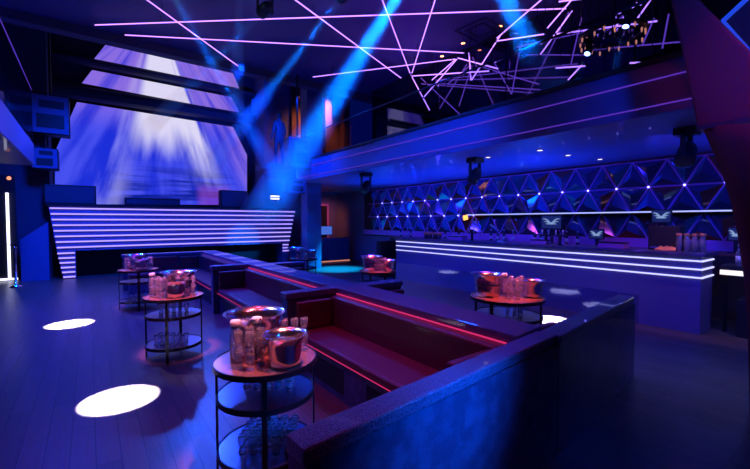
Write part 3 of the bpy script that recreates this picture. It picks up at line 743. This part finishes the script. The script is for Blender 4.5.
for p, q, l in (((589,50),(575,86),'left'),((627,22),(612,78),'right')):  # mirror reflections of lights and beams, built as hanging fixtures with added poles
    s = on(*p, x=6.6); to = on(*q, x=6.3); to = s+(to-s)*1.6
    c = s+Vector((0,0,.18)); lens = moving_head(c, to, 'reflected moving head light built over the balcony, %s of two near the chandelier' % l)
    MB().tube([(0,0,0),(0,0,(6.2-c.z)*2)], .02).build('added_drop_pole', 'blackmetal', [o for o in C.objects if o.name.startswith('moving_head_light') and o.location == c][0])
    [o for o in C.objects if o.name.startswith('moving_head_light') and o.location == c][0].scale = (.5,.5,.5)
    beam(c+(to-c).normalized()*.2+Vector((0,0,-.15)), to, 7, 700, 'short reflected blue beam built near the chandelier, %s of two' % l, (0,.2,1))
for px, py, z, l in ((475,158,3.0,'black moving head light hanging under the balcony, middle'),(687,128,3.0,'black moving head light under the balcony beside the red column'),(366,173,3.0,'black moving head light under the far end of the balcony')):
    p = on(px, py, z=z); moving_head((p.x,p.y,z), (p.x-2,p.y,0), l, False)

# ------------------------------------------------------------------ person on the upper level
def person(loc, rz, label):
    t = thing('person', label, 'person', loc, rz)
    me = bpy.data.meshes.new('body'); b = bmesh.new()
    J = {'pel':(0,0,.95,.14),'wa':(0,0,1.12,.13),'ch':(0,.0,1.36,.16),'nk':(0,0,1.52,.055),'hd':(0,-.01,1.62,.085),'ht':(0,-.01,1.72,.08),
         'sl':(-.18,0,1.43,.065),'el':(-.25,.02,1.16,.045),'hl':(-.24,-.1,.92,.035),'fl':(-.24,-.13,.83,.03),
         'sr':(.18,0,1.43,.065),'er':(.26,.02,1.17,.045),'hr':(.22,-.12,.95,.035),'fr':(.21,-.16,.87,.03),
         'kl':(-.1,0,.9,.095),'nl':(-.13,-.02,.5,.062),'al':(-.14,.02,.1,.042),'tl':(-.15,-.14,.04,.04),
         'kr':(.1,0,.9,.095),'nr':(.13,-.04,.5,.062),'ar':(.15,.02,.1,.042),'tr':(.16,-.14,.04,.04)}
    V = {k: b.verts.new(v[:3]) for k, v in J.items()}
    for e in 'pel-wa wa-ch ch-nk nk-hd hd-ht ch-sl sl-el el-hl hl-fl ch-sr sr-er er-hr hr-fr pel-kl kl-nl nl-al al-tl pel-kr kr-nr nr-ar ar-tr'.split():
        p, q = e.split('-'); b.edges.new((V[p], V[q]))
    b.verts.ensure_lookup_table(); b.to_mesh(me); b.free()
    o = bpy.data.objects.new('body', me); C.objects.link(o); o.parent = t; me.materials.append(M['cloth'])
    sk = o.modifiers.new('skin', 'SKIN'); sk.use_smooth_shade = True
    for v, (k, j) in zip(me.skin_vertices[0].data, J.items()): v.radius = (j[3], j[3])
    me.skin_vertices[0].data[0].use_root = True
    o.modifiers.new('sub', 'SUBSURF').render_levels = 2
    MB().lathe([(0,0),(.06,.0),(.095,.06),(.098,.12),(.07,.18),(0,.2)], 16, (0,.01,1.6)).build('hair', 'black', t, smooth=True)
pf = on(278,163,z=3.6)
person((5.25,12.6,3.6), PI+.3, 'person in dark clothes standing at the far end of the upper level')

# stage-side stair landing that carries the far end of the upper level
struct('floor_upper', MB().box(4.7,12.05,3.45,6.15,13.4,3.6), 'plaster')
for k,(px, l) in enumerate(((327,'left'),(345,'right'))):
    p = on(px,150,y=14.6); 
    t = thing('column', 'orange-brown column on the far upper level, %s of the two' % l, 'column', (p.x,14.6,3.6))
    MB().box(-.16,-.16,0,.16,.16,4.0).build('shaft', 'brown', t, bevel=.02); MB().box(-.22,-.22,0,.22,.22,.2).build('base', 'brown', t, bevel=.02)

# ------------------------------------------------------------------ red padded column at the right edge
def red_column():
    t = thing('red_column', 'dark red fabric column flaring upwards at the right edge', 'column', (0,0,0))
    X0 = 4.6
    def pt(px, py, x=X0): return on(px, py, x=x)
    up = [pt(*p) for p in ((664,-25),(670,0),(684,64),(697,128),(770,116),(770,70),(697,-2),(680,-25))]
    MB().poly(up, (.35,0,0)).build('upper_cover', 'curtain', t, bevel=.03, seg=3)
    seam = [pt(*p, x=X0-.01) for p in ((696,126),(697,130),(772,118),(772,113))]
    MB().poly(seam, (.3,0,0)).build('seam', 'leather_dark', t)
    left = [(704,126),(712,145),(723,170),(733,202),(740,235),(746,275),(750,320),(752,400),(753,470)]
    lw = [pt(*p, x=X0+.08) for p in left]; rt = [pt(810, p[1], x=X0+.08) for p in left]
    mb = MB(); n = 10; rows = []
    for a, b in zip(lw, rt):
        rows.append([mb.b.verts.new(a+(b-a)*(i/n)+Vector((-.12*math.sin(PI*i/n)+.02*math.sin(i*2.4),0,0))) for i in range(n+1)])
    for r0, r1 in zip(rows, rows[1:]):
        for i in range(n): mb.b.faces.new((r0[i], r0[i+1], r1[i+1], r1[i]))
    mb.build('lower_cover', 'curtain', t, smooth=True, solid=.05)
red_column()
a = on(724,22,x=5.2)
t = thing('blue_screen', 'dark screen with a blue glowing edge at the top right corner', 'screen', (0,0,0))
q = [on(*p, x=5.2) for p in ((723,22),(762,-14),(800,20),(762,66))]
MB().poly(q, (.08,0,0)).build('panel', 'black', t)
MB().box(5.22,q[1].y-.4,q[1].z-.3,5.26,q[1].y-.36,6.2).build('mount_pole', 'blackmetal', t)
for i in range(4): MB().tube([q[i]+Vector((-.02,0,0)), q[(i+1)%4]+Vector((-.02,0,0))], .022, 6).build('edge_light', 'blueedge', t)

# ------------------------------------------------------------------ lights
for px, py, e, h in ((70,324,80000,5.9),(120,399,60000,5.9),(552,320,18000,2.9),(458,314,16000,2.9),(0,0,60000,5.9)):
    p = on(px, py, z=0) if px else Vector((5.0,8.84,0)); r = .335
    spot((p.x+.01,p.y,h), p, (.62,.75,1), e, math.degrees(2*math.atan(r/h)), .12, .02)
p = on(338,269,z=0); spot((p.x,p.y,2.9), p, (0,.4,1), 5000, 44, .8, .05)
BL = (.001,.055,1)
def wash(l, to, e, ang=100, col=BL, sz=.25, bl=1): return spot(l, to, col, e, ang, bl, sz)
for x, y, e in ((-1.5,3,150),(-1,7.5,600),(-.5,11,3000),(3.5,10.5,1500),(5,6.5,800),(6,10.5,1300)): wash((x,y,5.9), (x,y+.1,0), e, 130)
wash((-.6,2.2,5.9), (0,2.8,0), 110, 60, (1,.12,.3)); wash((.2,8.6,5.9), (.2,8.2,0), 1500, 70, (.09,.01,1)); spot((2.6,12.5,5.2), (2.5,5.5,.88), (.02,.1,1), 1500, 34, .9, .1)
wash((4.5,11.0,4.0), (4.5,16.5,6.3), 900, 60); wash((1.2,6,3.2),(-1.1,8,3.5),500,70)                   # stage front wash on bands and screens' surround
for x in (0,5): wash((x,11,5.5), (x-.5+.2*x,15,2.5), 900, 70)
for y in (-1,4,9): wash((2.0,y,3.6), (5.7,y+1.5,3.3), 1000, 60)    # balcony fascia
for y in (2.2,4.8,7.4,10): wash((7.75,y,1.35), (7.6,y,3), 330, 150)  # up-lights behind the bar on to the soffit
for y in (2.2,4.4,6.6,8.8,11): wash((6.9,y,2.92), (9.3,y,2.1), 75, 110, (.12,.05,1))
for y in (1.5,4.5,7.5): wash((4.6,y,2.9), (7.3,y,.6), 100, 90)
for y in (-1.5,1): wash((6.2,y,2.9), (6.2,y,0), 150, 140)   # bar front and floor before it
for y in (3.5,6.5): wash((4.9,y,2.95), (5.6,y,0), 120, 130, (.12,.02,1))
spot((1.5,1.6,5.9), (.93,2.56,.76), (1,.25,.27), 2800, 10, .6, .08)
spot((.2,4.0,5.9), (.83,5.4,.76), (1,.2,.45), 4500, 10, .6, .08)
spot((.2,7.5,5.9), (.74,8.75,.76), (1,.2,.5), 3500, 10, .6, .08)
spot((3.8,1.5,5.9), (4.16,2.86,.76), (1,.12,.12), 5000, 10, .6, .08)
spot((3.8,4.6,5.9), (4.36,5.8,.76), (1,.12,.2), 4000, 10, .6, .08)
spot((1.2,4.5,5.9), (2.2,2.9,.4), (1,.03,.14), 260, 38, .9, .1)
spot((1.2,7.5,5.9), (2.2,5.9,.4), (1,.04,.2), 120, 38, .9, .1)
spot((2.2,.6,5.9), (1.1,2.9,0), (1,.06,.16), 200, 40, .9, .1)
wash((8.0,14.4,2.7), (8.9,15.8,1.5), 90, 80, (1,.22,.12))
spot((3.2,-1.5,4.0), (4.7,.1,3.2), (1,.02,.1), 120, 44, .8, .1)
wash((2.5,-1.1,2.4), on(442,402,y=1.4), 1500, 22, (0,.14,1))
wash((6.5,13.0,8.0), (5.25,12.6,4), 300, 60)
for y in (6.5,): wash((6.6,y+1.5,5.6), (7.6,y+2.6,4), 25, 90, (1,.15,.3))
for x, y in ((4.5,5.5),(6.5,7.5)): wash((x,y,4.6), (x,y,6.2), 60, 150, (.2,.02,1))
spot((-0.2699999999999999,4.96,4.9), (0.93,2.56,.9), (.45,.4,1), 500, 14, .6, .06)  # this and the next four: added unseen spots for sparkle on table glasses
spot((-0.37,7.800000000000001,4.9), (0.83,5.4,.9), (.45,.4,1), 500, 14, .6, .06)
spot((-0.45999999999999996,11.15,4.9), (0.74,8.75,.9), (.45,.4,1), 500, 14, .6, .06)
spot((2.96,5.26,5.0), (4.16,2.86,.9), (.45,.4,1), 400, 14, .6, .06)
spot((3.16,8.2,5.0), (4.36,5.8,.9), (.45,.4,1), 400, 14, .6, .06)
for y in (2.1,4.2,7.4): spot((7.0,y,2.9), (7.55,y,1.25), (1,.4,.35), 70 if y < 3 else 30, 60, 1, .05)  # added unseen warm spots that brighten the things on the bar top
spot((7.0,.6,2.9), (7.7,.6,.9), (.9,.8,1), 60, 60, 1, .05)  # added unseen spot that brightens the bottle rack
spot((8.2,14.0,6.8), (7.8,15.2,5.0), (1,.3,.12), 300, 100, 1, .2)  # added unseen warm spot that brightens the brown upper wall
w = bpy.data.worlds.new('world'); bpy.context.scene.world = w; w.use_nodes = True
w.node_tree.nodes['Background'].inputs[0].default_value = (.002,.01,.25,1); w.node_tree.nodes['Background'].inputs[1].default_value = .25
s = bpy.context.scene
s.view_settings.view_transform = 'Standard'; s.view_settings.look = 'None'; s.view_settings.gamma = 1; s.view_settings.exposure = 0
s.view_settings.use_curve_mapping = False
s.cycles.use_denoising = True; s.cycles.max_bounces = 8; s.cycles.transmission_bounces = 8; s.cycles.glossy_bounces = 4; s.cycles.diffuse_bounces = 3
s.cycles.sample_clamp_indirect = 4; s.cycles.volume_bounces = 0
